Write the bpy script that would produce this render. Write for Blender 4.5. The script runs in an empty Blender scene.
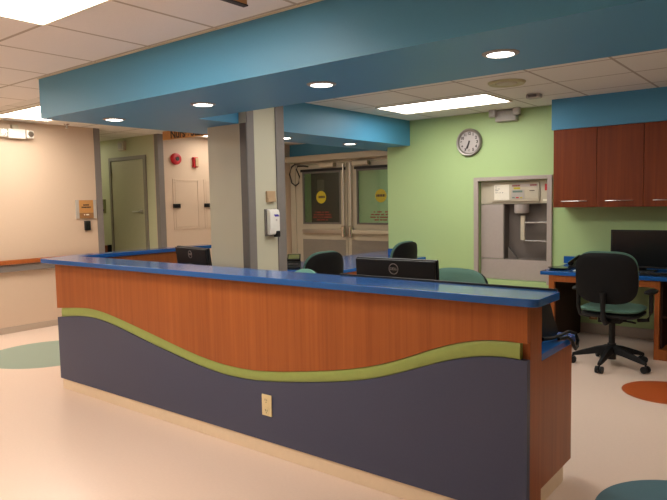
import bpy, bmesh, math, random
from mathutils import Vector, Matrix
random.seed(4)
S = bpy.context.scene
COL = S.collection
PI = math.pi
ZC, ZS, XW, YG = 2.518, 2.198, -6.388, 4.488      # ceiling, soffit underside, left wall, green wall
YD = 5.85                                          # wall with the double doors

# ------------------------------------------------------------------ materials
def nd(nt, t, **kw):
    n = nt.nodes.new(t)
    for k, v in kw.items(): setattr(n, k, v)
    return n
def newmat(name):
    m = bpy.data.materials.new(name); m.use_nodes = True
    nt = m.node_tree; b = nt.nodes['Principled BSDF']
    return m, nt, b
def pm(name, c, rough=.5, metal=0., var=.06, scale=30., stretch=(1, 1, 1), bump=0., spec=.5, coat=0.):
    m, nt, b = newmat(name)
    tc = nd(nt, 'ShaderNodeTexCoord'); mp = nd(nt, 'ShaderNodeMapping'); mp.inputs['Scale'].default_value = stretch
    nz = nd(nt, 'ShaderNodeTexNoise'); nz.inputs['Scale'].default_value = scale; nz.inputs['Detail'].default_value = 4
    nt.links.new(tc.outputs['Object'], mp.inputs['Vector']); nt.links.new(mp.outputs['Vector'], nz.inputs['Vector'])
    r = nd(nt, 'ShaderNodeValToRGB')
    r.color_ramp.elements[0].position = .3; r.color_ramp.elements[1].position = .7
    r.color_ramp.elements[0].color = (*[x*(1-var) for x in c], 1); r.color_ramp.elements[1].color = (*[min(1, x*(1+var)) for x in c], 1)
    nt.links.new(nz.outputs['Fac'], r.inputs['Fac']); nt.links.new(r.outputs['Color'], b.inputs['Base Color'])
    b.inputs['Roughness'].default_value = rough; b.inputs['Metallic'].default_value = metal
    b.inputs['Specular IOR Level'].default_value = spec; b.inputs['Coat Weight'].default_value = coat
    if bump:
        bp = nd(nt, 'ShaderNodeBump'); bp.inputs['Strength'].default_value = bump; bp.inputs['Distance'].default_value = .01
        nt.links.new(nz.outputs['Fac'], bp.inputs['Height']); nt.links.new(bp.outputs['Normal'], b.inputs['Normal'])
    return m
def emat(name, c, s):
    m, nt, b = newmat(name)
    b.inputs['Base Color'].default_value = (*c, 1); b.inputs['Emission Color'].default_value = (*c, 1)
    b.inputs['Emission Strength'].default_value = s
    return m
def math_(nt, op, a, b=None, c=None):
    n = nd(nt, 'ShaderNodeMath', operation=op)
    for i, v in enumerate((a, b, c)):
        if v is None: continue
        if isinstance(v, (int, float)): n.inputs[i].default_value = v
        else: nt.links.new(v, n.inputs[i])
    return n.outputs[0]
def mixc(nt, f, a, b):
    n = nd(nt, 'ShaderNodeMix', data_type='RGBA')
    nt.links.new(f, n.inputs['Factor'])
    for s, v in (('A', a), ('B', b)):
        sock = [i for i in n.inputs if i.name == s and i.type == 'RGBA'][0]
        if isinstance(v, tuple): sock.default_value = (*v, 1)
        else: nt.links.new(v, sock)
    return [o for o in n.outputs if o.type == 'RGBA'][0]
def tile_mat(name, c, cg, ox, px, oy, py):
    m, nt, b = newmat(name)
    tc = nd(nt, 'ShaderNodeTexCoord'); sp = nd(nt, 'ShaderNodeSeparateXYZ'); nt.links.new(tc.outputs['Object'], sp.inputs[0])
    def line(s, o, p):
        q = math_(nt, 'DIVIDE', math_(nt, 'SUBTRACT', s, o), p)
        f = math_(nt, 'ABSOLUTE', math_(nt, 'SUBTRACT', math_(nt, 'FRACT', q), .5))
        return math_(nt, 'GREATER_THAN', f, .5 - .011/p)
    g = math_(nt, 'MAXIMUM', line(sp.outputs[0], ox, px), line(sp.outputs[1], oy, py))
    nz = nd(nt, 'ShaderNodeTexNoise'); nz.inputs['Scale'].default_value = 90; nt.links.new(tc.outputs['Object'], nz.inputs['Vector'])
    base = mixc(nt, nz.outputs['Fac'], tuple(x*.93 for x in c), c)
    nt.links.new(mixc(nt, g, base, cg), b.inputs['Base Color']); b.inputs['Roughness'].default_value = .9
    b.inputs['Specular IOR Level'].default_value = .1
    h = math_(nt, 'SUBTRACT', math_(nt, 'MULTIPLY', nz.outputs['Fac'], .2), g)
    bu = nd(nt, 'ShaderNodeBump'); bu.inputs['Strength'].default_value = .4; bu.inputs['Distance'].default_value = .004
    nt.links.new(h, bu.inputs['Height']); nt.links.new(bu.outputs['Normal'], b.inputs['Normal'])
    return m
def floor_mat(c, discs):
    m, nt, b = newmat('floor_sheet')
    tc = nd(nt, 'ShaderNodeTexCoord'); sp = nd(nt, 'ShaderNodeSeparateXYZ'); nt.links.new(tc.outputs['Object'], sp.inputs[0])
    nz = nd(nt, 'ShaderNodeTexNoise'); nz.inputs['Scale'].default_value = 60; nz.inputs['Detail'].default_value = 5
    nt.links.new(tc.outputs['Object'], nz.inputs['Vector'])
    col = mixc(nt, nz.outputs['Fac'], tuple(x*.95 for x in c), tuple(min(1, x*1.04) for x in c))
    for (x, y, r, dc) in discs:
        dx = math_(nt, 'SUBTRACT', sp.outputs[0], x); dy = math_(nt, 'SUBTRACT', sp.outputs[1], y)
        d = math_(nt, 'SQRT', math_(nt, 'ADD', math_(nt, 'MULTIPLY', dx, dx), math_(nt, 'MULTIPLY', dy, dy)))
        dcol = mixc(nt, nz.outputs['Fac'], tuple(x*.93 for x in dc), tuple(x*1.05 for x in dc))
        col = mixc(nt, math_(nt, 'LESS_THAN', d, r), col, dcol)
    nt.links.new(col, b.inputs['Base Color']); b.inputs['Roughness'].default_value = .34
    b.inputs['Specular IOR Level'].default_value = .45
    return m
def wood(name, dark, light, rough=.38, sx=1.0):
    m, nt, b = newmat(name)
    tc = nd(nt, 'ShaderNodeTexCoord')
    def noise(sc, st, det=3):
        mp = nd(nt, 'ShaderNodeMapping'); mp.inputs['Scale'].default_value = st
        n = nd(nt, 'ShaderNodeTexNoise'); n.inputs['Scale'].default_value = sc; n.inputs['Detail'].default_value = det
        nt.links.new(tc.outputs['Object'], mp.inputs['Vector']); nt.links.new(mp.outputs['Vector'], n.inputs['Vector'])
        return n.outputs['Fac']
    a = noise(1, (45*sx, 45, 1.2)); f = noise(1, (180*sx, 180, 3)); w = noise(1, (9, 9, .6))
    s = math_(nt, 'ADD', math_(nt, 'MULTIPLY', a, .45), math_(nt, 'ADD', math_(nt, 'MULTIPLY', f, .2), math_(nt, 'MULTIPLY', w, .35)))
    r = nd(nt, 'ShaderNodeValToRGB'); r.color_ramp.elements[0].position = .36; r.color_ramp.elements[1].position = .66
    r.color_ramp.elements[0].color = (*dark, 1); r.color_ramp.elements[1].color = (*light, 1)
    nt.links.new(s, r.inputs['Fac']); nt.links.new(r.outputs['Color'], b.inputs['Base Color'])
    b.inputs['Roughness'].default_value = rough; b.inputs['Specular IOR Level'].default_value = .25
    return m
def glass_mat(name, tint):
    m, nt, b = newmat(name); nt.nodes.remove(b)
    out = nt.nodes['Material Output']; t = nd(nt, 'ShaderNodeBsdfTransparent'); t.inputs[0].default_value = (*tint, 1)
    g = nd(nt, 'ShaderNodeBsdfGlossy'); g.inputs['Roughness'].default_value = .03
    fr = nd(nt, 'ShaderNodeFresnel'); fr.inputs['IOR'].default_value = 1.45
    mx = nd(nt, 'ShaderNodeMixShader'); nt.links.new(fr.outputs[0], mx.inputs[0]); nt.links.new(t.outputs[0], mx.inputs[1]); nt.links.new(g.outputs[0], mx.inputs[2])
    nt.links.new(mx.outputs[0], out.inputs['Surface'])
    return m
M = {}
M['beige'] = pm('beige_paint', (.605, .46, .34), .55, var=.015, bump=.03, scale=120)
M['column'] = pm('cream_paint', (.53, .50, .375), .55, var=.015, scale=120)
M['green'] = pm('green_paint', (.41, .56, .25), .5, var=.012, scale=100)
M['olive'] = pm('pale_green_paint', (.52, .52, .33), .55, var=.015, scale=100)
M['blue'] = pm('blue_paint', (.066, .275, .46), .45, var=.015, scale=80)
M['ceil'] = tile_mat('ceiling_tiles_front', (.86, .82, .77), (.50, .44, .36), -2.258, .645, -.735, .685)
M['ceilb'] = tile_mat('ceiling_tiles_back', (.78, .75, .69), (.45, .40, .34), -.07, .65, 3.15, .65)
M['floor'] = floor_mat((.72, .555, .455), [(.316, 2.629, .308, (.42, .085, .02)), (-4.987, .567, .616, (.25, .335, .27)), (.807, .608, .43, (.085, .165, .20))])
M['counter'] = pm('blue_laminate', (.016, .098, .33), .14, var=.05, scale=200, spec=.42)
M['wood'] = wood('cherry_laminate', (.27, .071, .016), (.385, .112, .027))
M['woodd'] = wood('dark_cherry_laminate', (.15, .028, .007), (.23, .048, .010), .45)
M['slate'] = pm('slate_laminate', (.043, .053, .105), .45, var=.04, scale=80)
M['band'] = pm('lime_band', (.27, .34, .085), .45, var=.03)
M['base'] = pm('cream_vinyl', (.74, .60, .43), .4, var=.02)
M['basegrey'] = pm('beige_vinyl', (.45, .36, .28), .4, var=.02)
M['guard'] = pm('grey_vinyl', (.20, .175, .16), .5, var=.03)
M['guardd'] = pm('dark_and_shaded_grey_vinyl', (.12, .11, .10), .5, var=.03)  # also holds the shade on one leg of the column guard
M['black'] = pm('black_plastic', (.007, .007, .0075), .5, var=.1, spec=.3)
M['gloss'] = pm('black_gloss', (.006, .006, .007), .18, var=.1)
M['teal'] = pm('teal_fabric', (.068, .148, .112), .85, var=.12, scale=300, bump=.2)
M['tealb'] = pm('pale_teal_fabric', (.16, .36, .27), .85, var=.1, scale=300, bump=.2)
M['white'] = pm('white_plastic', (.75, .72, .66), .35, var=.02)
M['ivory'] = pm('ivory_plastic', (.72, .60, .34), .4, var=.02)
M['grey'] = pm('grey_plastic', (.42, .38, .34), .45, var=.03)
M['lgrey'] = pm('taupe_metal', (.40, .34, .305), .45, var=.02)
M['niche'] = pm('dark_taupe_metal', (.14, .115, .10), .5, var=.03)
M['panel'] = pm('beige_panel', (.50, .44, .33), .45, var=.02)
M['dkgap'] = pm('dark_taupe_bracket', (.10, .085, .075), .6, var=.05)  # plain dark taupe for the chute bracket
M['steel'] = pm('brushed_steel', (.55, .53, .50), .3, metal=1., var=.04, stretch=(1, 1, 40))
M['red'] = pm('red_plastic', (.50, .012, .02), .35, var=.05)
M['redtext'] = pm('red_lettering', (.24, .03, .022), .5, var=.02)
M['yellow'] = pm('yellow_vinyl', (.50, .40, .015), .5, var=.03)
M['orange'] = pm('orange_plaque', (.54, .26, .08), .45, var=.04)
M['brown'] = pm('brown_plaque', (.28, .13, .045), .45, var=.04)
M['ink'] = pm('dark_ink', (.03, .02, .018), .6, var=.02)
M['tan'] = pm('tan_card', (.45, .30, .17), .6, var=.05)
M['paper'] = pm('paper', (.80, .74, .62), .7, var=.03)
M['purple'] = pm('purple_ink', (.06, .04, .35), .5, var=.02)
M['doorpaint'] = pm('olive_door_paint', (.42, .40, .26), .45, var=.02)
M['framegrey'] = pm('taupe_frame_paint', (.22, .19, .15), .45, var=.02)
M['dooral'] = pm('cream_door_paint', (.43, .385, .29), .4, var=.02)
M['kick'] = pm('grey_kick_laminate', (.20, .18, .15), .45, var=.04)
M['navy'] = pm('navy_board', (.012, .016, .035), .5, var=.1)
M['glass'] = glass_mat('door_glass', (.75, .80, .75))
M['lens'] = emat('troffer_lens', (1., .93, .82), 12.5)
M['lensc'] = emat('troffer_lens_rear', (1., .92, .80), 7.)
M['lensd'] = emat('added_corridor_lens', (1., .95, .80), 2.6)  # glow of the panel added in the corridor
M['lensb'] = emat('troffer_lens_back', (1., .97, .91), 9.)
M['dl'] = emat('downlight_lens', (1., .95, .88), 9.)
M['lcd'] = pm('lcd_olive', (.15, .16, .05), .3, var=.05)
M['lcd2'] = pm('lcd_green', (.13, .19, .15), .3, var=.05)
M['cyan'] = pm('key_cyan', (.05, .30, .35), .4, var=.03)
M['rim'] = pm('dull_rim', (.30, .27, .24), .35, metal=.7, var=.03)
M['ctrim'] = pm('cream_metal', (.62, .56, .44), .5, var=.02)
M['shell'] = pm('black_shell', (.0035, .0035, .004), .6, var=.1, spec=.2)
M['under'] = pm('under_desk_shade', (.035, .014, .009), .6, var=.1, spec=.2)  # shade of the knee space and shelf interior put into the colour
M['beyond'] = pm('pale_green_far_paint', (.48, .62, .40), .5, var=.02)
M['chrome'] = pm('chrome', (.7, .69, .66), .15, metal=1., var=.02)
M['vent'] = pm('pale_olive_metal', (.50, .46, .27), .5, var=.03)
M['lilac'] = pm('grey_face', (.50, .45, .43), .5, var=.02)

# ------------------------------------------------------------------ mesh helpers
class MB:
    def __init__(s): s.b = bmesh.new()
    def box(s, x0, y0, z0, x1, y1, z1, mat=None):
        x0, x1 = sorted((x0, x1)); y0, y1 = sorted((y0, y1)); z0, z1 = sorted((z0, z1))
        v = [s.b.verts.new(mat @ Vector(p) if mat else p) for p in
             ((x0, y0, z0), (x1, y0, z0), (x1, y1, z0), (x0, y1, z0), (x0, y0, z1), (x1, y0, z1), (x1, y1, z1), (x0, y1, z1))]
        for f in ((0, 3, 2, 1), (4, 5, 6, 7), (0, 1, 5, 4), (1, 2, 6, 5), (2, 3, 7, 6), (3, 0, 4, 7)): s.b.faces.new([v[i] for i in f])
        return s
    def prism(s, pts, axis, a, b):            # polygon in the two other axes, extruded along axis
        def P(p, t):
            return {0: (t, p[0], p[1]), 1: (p[0], t, p[1]), 2: (p[0], p[1], t)}[axis]
        A = [s.b.verts.new(P(p, a)) for p in pts]; B = [s.b.verts.new(P(p, b)) for p in pts]
        n = len(pts); s.b.faces.new(A); s.b.faces.new(list(reversed(B)))
        for i in range(n): s.b.faces.new([A[i], B[i], B[(i+1) % n], A[(i+1) % n]])
        return s
    def cyl(s, p0, p1, r0, r1=None, n=24):
        r1 = r0 if r1 is None else r1
        p0, p1 = Vector(p0), Vector(p1); d = (p1-p0).normalized()
        u = d.cross(Vector((0, 0, 1)) if abs(d.z) < .9 else Vector((1, 0, 0))).normalized(); w = d.cross(u)
        A = [s.b.verts.new(p0+(u*math.cos(2*PI*i/n)+w*math.sin(2*PI*i/n))*r0) for i in range(n)]
        B = [s.b.verts.new(p1+(u*math.cos(2*PI*i/n)+w*math.sin(2*PI*i/n))*r1) for i in range(n)]
        s.b.faces.new(A); s.b.faces.new(list(reversed(B)))
        for i in range(n): s.b.faces.new([A[i], B[i], B[(i+1) % n], A[(i+1) % n]])
        return s
    def rings(s, rr, closed_ends=True):       # list of rings (lists of points) lofted
        R = [[s.b.verts.new(p) for p in r] for r in rr]
        n = len(R[0])
        for a, b in zip(R, R[1:]):
            for i in range(n): s.b.faces.new([a[i], b[i], b[(i+1) % n], a[(i+1) % n]])
        if closed_ends: s.b.faces.new(R[0]); s.b.faces.new(list(reversed(R[-1])))
        return s
    def tube(s, pts, r, n=8):
        pts = [Vector(p) for p in pts]; rr = []
        for i, p in enumerate(pts):
            d = (pts[min(i+1, len(pts)-1)]-pts[max(i-1, 0)]).normalized()
            u = d.cross(Vector((.13, .21, 1)) if abs(d.z) < .95 else Vector((1, .1, 0))).normalized(); w = d.cross(u)
            rr.append([p+(u*math.cos(2*PI*k/n)+w*math.sin(2*PI*k/n))*r for k in range(n)])
        return s.rings(rr)
    def lathe(s, prof, c, n=28, axis='z', ends=True):    # prof: (radius, along) pairs
        rr = []
        for r, h in prof:
            ring = []
            for k in range(n):
                a = 2*PI*k/n; x, y = r*math.cos(a), r*math.sin(a)
                q = {'z': (x, y, h), 'y': (x, h, y), 'x': (h, x, y)}[axis]
                ring.append((c[0]+q[0], c[1]+q[1], c[2]+q[2]))
            rr.append(ring)
        return s.rings(rr, ends)
    def pad(s, w, h, t, c=(0, 0, 0), e=3.2, curve=0., tilt=0., plane='xz', n=40, dome=.5):
        # a cushion-like rounded plate: outline superellipse w x h, thickness t, bowed by curve
        rs = (.06, .35, .6, .8, .92, 1.)
        def P(r, k, side):
            a = 2*PI*k/n; ca, sa = math.cos(a), math.sin(a)
            x = w/2*r*math.copysign(abs(ca)**(2/e), ca); z = h/2*r*math.copysign(abs(sa)**(2/e), sa)
            q = t/2*((1-dome)+dome*(1-r**4)) if r < 1 else t*.12
            y = side*q+curve*(2*x/w)**2
            if plane == 'xz':
                v = Vector((x, y, z)); v.rotate(Matrix.Rotation(tilt, 3, 'X'))
            else: v = Vector((x, z, y))
            return v+Vector(c)
        rr = [[P(r, k, 1) for k in range(n)] for r in rs]+[[P(r, k, -1) for k in range(n)] for r in reversed(rs)]
        return s.rings(rr)
    def mesh(s, name, off=(0, 0, 0)):
        bmesh.ops.recalc_face_normals(s.b, faces=s.b.faces)
        if Vector(off).length: bmesh.ops.translate(s.b, vec=-Vector(off), verts=s.b.verts)
        me = bpy.data.meshes.new(name); s.b.to_mesh(me); s.b.free(); return me
def rootloc(o):
    while o.parent: o = o.parent
    return o.location
def setp(o, label=None, cat=None, group=None, kind=None):
    for k, v in (('label', label), ('category', cat), ('group', group), ('kind', kind)):
        if v: o[k] = v
    return o
def ob(name, mb, m, parent=None, bevel=0., smooth=False, label=None, seg=2, world=True):
    off = rootloc(parent) if (parent and world) else (0, 0, 0)
    me = mb.mesh(name, off); o = bpy.data.objects.new(name, me); COL.objects.link(o)
    me.materials.append(M[m] if isinstance(m, str) else m)
    if parent: o.parent = parent
    if bevel:
        b = o.modifiers.new('bevel', 'BEVEL'); b.width = bevel; b.segments = seg; b.limit_method = 'ANGLE'; b.angle_limit = .6
    if smooth or bevel:
        for p in me.polygons: p.use_smooth = True
        if bevel: b.harden_normals = True
        else:
            try: me.set_sharp_from_angle(angle=.7)
            except Exception: pass
    if label: o['label'] = label
    return o
def thing(name, loc, label, cat, group=None, rz=0.):
    o = bpy.data.objects.new(name, None); COL.objects.link(o); o.location = loc; o.rotation_euler.z = rz
    o.empty_display_size = .1
    return setp(o, label, cat, group)
def struct(name, mb, m, **kw):
    return setp(ob(name, mb, m, **kw), kind='structure')
def dup(root, loc, rz, label, group=None):
    r = root.copy(); COL.objects.link(r); r.location = loc; r.rotation_euler.z = rz; r['label'] = label
    if group: r['group'] = group
    for ch in list(root.children):
        c = ch.copy(); COL.objects.link(c); c.parent = r
        for g in list(ch.children):
            d = g.copy(); COL.objects.link(d); d.parent = c
    return r
def text(name, body, size, mat3, loc, m, parent=None, ext=.002, align='CENTER', bold=0.):
    cu = bpy.data.curves.new(name, 'FONT'); cu.body = body; cu.size = size; cu.align_x = align; cu.align_y = 'CENTER'; cu.extrude = ext; cu.offset = bold
    t = bpy.data.objects.new(name, cu); COL.objects.link(t)
    me = bpy.data.meshes.new_from_object(t); bpy.data.objects.remove(t); bpy.data.curves.remove(cu)
    me.transform(mat3.to_4x4())
    off = rootloc(parent) if parent else Vector((0, 0, 0))
    me.transform(Matrix.Translation(Vector(loc)-off))
    o = bpy.data.objects.new(name, me); COL.objects.link(o); me.materials.clear(); me.materials.append(M[m])
    if parent: o.parent = parent
    return o
FRONT = Matrix(((1, 0, 0), (0, 0, -1), (0, 1, 0)))      # lettering that reads from -y
RIGHT = Matrix(((0, 0, 1), (1, 0, 0), (0, 1, 0)))       # lettering that reads from +x
def bars(rows, place, t=.004):                            # illegible lettering: rows of small strokes
    mb = MB()
    for (u0, u1, v, h) in rows:
        u = u0
        while u < u1:
            w = random.uniform(.6, 1.2)*h
            if random.random() > .14: place(mb, u, min(u+w*.8, u1), v-h/2, v+h/2, t)
            u += w
    return mb
def pl_y(y): return lambda mb, a, b, c, d, t: mb.box(a, y-t, c, b, y, d)
def pl_x(x): return lambda mb, a, b, c, d, t: mb.box(x, a, c, x+t, b, d)

# ------------------------------------------------------------------ the setting
struct('floor', MB().box(-9.6, -5, -.1, 3.4, 9, 0), 'floor')
struct('ceiling', MB().box(-9.6, -5, ZC, 3.4, .4, ZC+.1), 'ceil')
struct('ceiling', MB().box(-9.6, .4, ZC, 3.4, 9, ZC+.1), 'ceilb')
struct('wall_left', MB().box(XW-.1, -5, 0, XW, 2.09, ZC), 'beige')
struct('wall_left', MB().box(XW-.1, 3.024, 0, XW, YD, ZC), 'beige')
struct('wall_corridor', MB().box(-9.6, 3.024, 0, XW-.1, 3.14, ZC).box(-9.6, 1.97, 0, XW-.1, 2.09, ZC).box(-9.7, 1.97, 0, -9.6, 3.14, ZC), 'olive')
struct('wall_right', MB().box(3.4, -5, 0, 3.5, 9, ZC), 'beige')
struct('wall_front', MB().box(-9.6, -5.1, 0, 3.4, -5, ZC), 'beige')
gw = MB().box(-3.401, YG, 0, -2.10, YG+.18, ZC).box(-1.24, YG, 0, 3.4, YG+.18, ZC).box(-2.10, YG, 1.70, -1.24, YG+.18, ZC).box(-2.10, YG, 0, -1.24, YG+.18, .52)
gw.box(-3.401, YG+.18, 0, -3.25, YD, ZC)
struct('wall_back', gw, 'green')
struct('wall_doors', MB().box(XW-.1, YD, 2.30, -3.25, YD+.15, ZC), 'blue')
struct('wall_doors', MB().box(-3.9, YD, 0, -3.25, YD+.15, 2.30), 'blue')
struct('wall_column', MB().box(-3.308, 1.324, 0, -2.798, 1.791, ZC), 'column')
# blue soffit ring over the desk
struct('ceiling_soffit', MB().box(-3.747, -.024, ZS, 3.4, .863, ZC).prism([(-3.747, .863), (-2.887, .863), (-2.887, 1.4), (-3.05, 1.78), (-3.05, YG), (-3.401, YG), (-3.401, YD), (-3.747, YD)], 2, ZS, ZC), 'blue')
struct('trim_soffit', MB().box(-3.757, -.034, ZC-.007, 3.4, -.0245, ZC).box(-3.757, -.0245, ZC-.007, -3.7475, 1.8, ZC), 'ctrim')
struct('ceiling_bulkhead', MB().box(-1.086, 4.12, 2.201, 3.4, YG, ZC), 'blue')
# bases, corner guards, rails
struct('baseboard_left', MB().box(XW, -5, 0, XW+.014, 2.01, .075).box(XW, 3.1, 0, XW+.014, YD, .075), 'basegrey', bevel=.005)
struct('baseboard_back', MB().box(-3.401, YG-.012, 0, 3.4, YG, .11), 'basegrey', bevel=.004)
def guard(n, mb, m='guard'): return struct(n, mb, m, bevel=.004)
guard('trim_1', MB().box(XW, 2.015, 0, XW+.012, 2.102, ZC).box(XW-.07, 2.09, 0, XW, 2.102, ZC))
guard('trim_2', MB().box(XW, 3.012, 0, XW+.012, 3.11, ZC).box(XW-.075, 3.012, 0, XW, 3.024, ZC))
guard('trim_3', MB().box(-2.870, 1.312, 0, -2.786, 1.324, ZS), 'guardd')  # shaded leg of one corner guard, its shade put into a darker vinyl
guard('trim_4', MB().box(-2.798, 1.324, 0, -2.786, 1.41, ZC))
guard('trim_5', MB().box(-2.798, 1.69, 0, -2.786, 1.803, ZC).box(-2.888, 1.791, 0, -2.798, 1.803, ZC))
hr = thing('handrail', (XW, 0, .80), 'wood-topped handrail along the beige wall at left', 'handrail')
ob('rail', MB().box(XW+.03, -5, .822, XW+.075, 1.98, .876), 'wood', hr, bevel=.01)
ob('bumper_strip', MB().box(XW+.001, -5, .735, XW+.05, 1.98, .815), 'guard', hr, bevel=.006, label='grey bumper strip below the wood rail')
for y in (-3.6, -1.9, -.2, 1.6): ob('bracket', MB().box(XW+.001, y, .817, XW+.029, y+.08, .86), 'guardd', hr)

# corridor door
d1 = setp(thing('door_1', (-7.14, 3.024, 0), 'olive green corridor door in a taupe frame behind the left opening', 'door'), kind='structure')
ob('door_frame', MB().box(-7.63, 2.995, 0, -7.575, 3.03, 2.235).box(-6.735, 2.995, 0, -6.68, 3.03, 2.235).box(-7.575, 2.995, 2.18, -6.735, 3.03, 2.235), 'framegrey', d1, bevel=.004)
dl = ob('door_leaf', MB().box(-7.57, 3.008, .01, -6.74, 3.022, 2.175), 'doorpaint', d1)
ob('handle', MB().cyl((-6.82, 3.008, 1.40), (-6.82, 2.985, 1.40), .032).cyl((-6.82, 2.99, 1.40), (-6.82, 2.955, 1.40), .011).box(-6.98, 2.947, 1.39, -6.81, 2.963, 1.41), 'steel', dl, bevel=.003, label='steel lever handle')
for z in (.3, 1.2, 2.0): ob('hinge', MB().cyl((-7.573, 2.992, z-.05), (-7.573, 2.992, z+.05), .01, n=12), 'framegrey', dl)

# double doors
d2 = setp(thing('door_2', (-5.08, YD, 0), 'cream double doors with windows and push bars past the left wing of the desk', 'double door'), kind='structure')
ob('door_frame', MB().box(XW+.02, YD-.03, 0, -6.25, YD+.1, 2.19).box(-6.25, YD-.01, 0, -6.14, YD+.1, 2.19).box(-4.02, YD-.03, 0, -3.9, YD+.1, 2.19).box(-6.25, YD-.01, 2.145, -3.9, YD+.1, 2.30).box(-5.095, YD-.012, 0, -5.06, YD+.06, 2.145), 'dooral', d2, bevel=.006)
ob('header_box', MB().box(XW+.005, YD-.16, 2.192, -3.42, YD-.012, 2.297), 'dooral', d2, bevel=.012, label='long cream operator box over both doors')
for (x0, x1, wx0, wx1, sgn) in ((-6.135, -5.10, -6.08, -5.23, 1), (-5.055, -4.025, -4.90, -4.07, -1)):
    y0, y1 = YD-.02, YD+.03
    lf = MB().box(x0, y0, .01, wx0, y1, 2.135).box(wx1, y0, .01, x1, y1, 2.135).box(wx0, y0, .01, wx1, y1, 1.11).box(wx0, y0, 2.02, wx1, y1, 2.135)
    leaf = ob('door_leaf', lf, 'dooral', d2)
    ob('window', MB().box(wx0, y0+.02, 1.11, wx1, y0+.028, 2.02), 'glass', leaf)
    ob('glazing_bead', MB().box(wx0, y0-.01, 1.11, wx0+.03, y0+.02, 2.02).box(wx1-.03, y0-.01, 1.11, wx1, y0+.02, 2.02).box(wx0+.03, y0-.01, 1.11, wx1-.03, y0+.02, 1.14).box(wx0+.03, y0-.01, 1.99, wx1-.03, y0+.02, 2.02), 'guardd', leaf)
    ob('top_bar', MB().box(x0+.03 if sgn > 0 else wx0-.03, y0-.03, 2.02, x1-.02, y0-.001, 2.065), 'black', leaf, label='black bar above the window')
    ob('push_bar', MB().box(x0+.08, y0-.07, .955, x1-.08, y0-.03, 1.02).box(x0+.1, y0-.03, .96, x0+.16, y0, 1.015).box(x1-.16, y0-.03, .96, x1-.1, y0, 1.015), 'steel' if sgn > 0 else 'panel', leaf, bevel=.006)
    ob('kick_plate', MB().box(x0+.04, y0-.006, .03, x1-.04, y0, .845), 'kick', leaf)
    hx = -5.15 if sgn > 0 else -5.0
    ob('bolt_rod', MB().cyl((hx, y0-.035, 1.10), (hx, y0-.035, 2.13), .013, n=10), 'steel', leaf)
    ob('latch', MB().lathe([(.012, -.10), (.038, -.085), (.042, 0), (.038, .085), (.012, .10)], (hx, y0-.05, .99), n=16), 'chrome', leaf, smooth=True)
    cx = -5.48 if sgn > 0 else -4.78
    ob('door_closer', MB().box(cx-.16, y0-.08, 2.085, cx+.16, y0-.001, 2.15), 'panel', leaf, bevel=.006)
    sx = -5.675 if sgn > 0 else -4.43
    dot = ob('warning_disc', MB().cyl((sx, y0+.019, 1.575), (sx, y0+.013, 1.575), .108, n=32), 'yellow', leaf, label='round yellow warning sticker')
    bm = bars([(sx-.085, sx+.085, 1.578, .04)], pl_y(y0+.0128), .002)
    bb = ob('disc_lettering', bm, 'ink', leaf)
    tx = -5.66 if sgn > 0 else -4.44
    ob('red_lettering', bars([(tx-.16, tx+.15, 1.315, .022), (tx-.19, tx+.2, 1.272, .022), (tx-.2, tx+.21, 1.228, .022), (tx-.12, tx+.12, 1.185, .022)], pl_y(y0+.0188), .003), 'redtext', leaf, label='four lines of red lettering on the glass')
ob('cable', MB().tube([(-6.22 + .0, YD-.05, 2.17), (-6.30, YD-.06, 2.12), (-6.35, YD-.06, 2.0), (-6.31, YD-.05, 1.84), (-6.23, YD-.045, 1.79), (-6.15, YD-.045, 1.83), (-6.13, YD-.045, 1.95), (-6.20, YD-.045, 2.08), (-6.16, YD-.05, 2.13), (-6.02, YD-.05, 2.125), (-5.92, YD-.05, 2.11)], .012), 'black', d2, smooth=True, label='looped black cable at the top left corner')
# space beyond the doors
struct('wall_beyond', MB().box(-9.6, 8.6, 0, 3.4, 8.7, ZC), 'beyond')
struct('wall_beyond', MB().box(-8.9, YD+.15, 0, -8.8, 8.6, ZC).box(-2.4, YD+.15, 0, -2.3, 8.6, ZC).box(-8.9, YD+.02, 0, XW-.02, YD+.15, ZC).box(-3.25, YD+.15, 0, -2.3, YD+.25, ZC), 'green')
nb = thing('dark_board', (-7.7, 8.6, .86), 'dark navy board seen through the left door window', 'board')  # plain dark board with a paler sheet on it
ob('board', MB().box(-8.20, 8.55, .9, -7.30, 8.599, 2.15), 'navy', nb, bevel=.01)
ob('pale_sheet', MB().box(-8.00, 8.543, 1.75, -7.80, 8.549, 2.0), 'guard', nb)
ob('lower_edge', MB().box(-8.20, 8.53, .86, -7.30, 8.599, .899), 'framegrey', nb)

# ------------------------------------------------------------------ ceiling fittings
def troffer(loc, w, d, m, label, group):
    t = thing('ceiling_light', loc, label, 'ceiling light', group)
    x, y, z = loc
    fr = MB()
    for (a, b, c, e) in ((x-w/2, y-d/2, x+w/2, y-d/2+.02), (x-w/2, y+d/2-.02, x+w/2, y+d/2), (x-w/2, y-d/2+.02, x-w/2+.02, y+d/2-.02), (x+w/2-.02, y-d/2+.02, x+w/2, y+d/2-.02)):
        fr.box(a, b, z-.014, c, e, z-.001)
    ob('frame', fr, 'paper', t)
    ob('diffuser', MB().box(x-w/2+.02, y-d/2+.02, z-.008, x+w/2-.02, y+d/2-.02, z-.001), m, t, label='glowing white diffuser')
    return t
LG = 'fluorescent ceiling panels'
troffer((-1.603, -1.05, ZC), 1.30, .63, 'lens', 'lit ceiling panel in front of the blue soffit, cut by the top left corner', LG)
troffer((-5.39, .92, ZC), 1.30, .63, 'lens', 'lit ceiling panel near the left wall, beside the left end of the blue soffit', LG)
troffer((-5.39, -1.05, ZC), 1.30, .63, 'lens', 'added lit ceiling panel near the left wall, outside the photo on the near side', LG)  # unseen panel added to brighten floor and soffit from the left front
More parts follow.
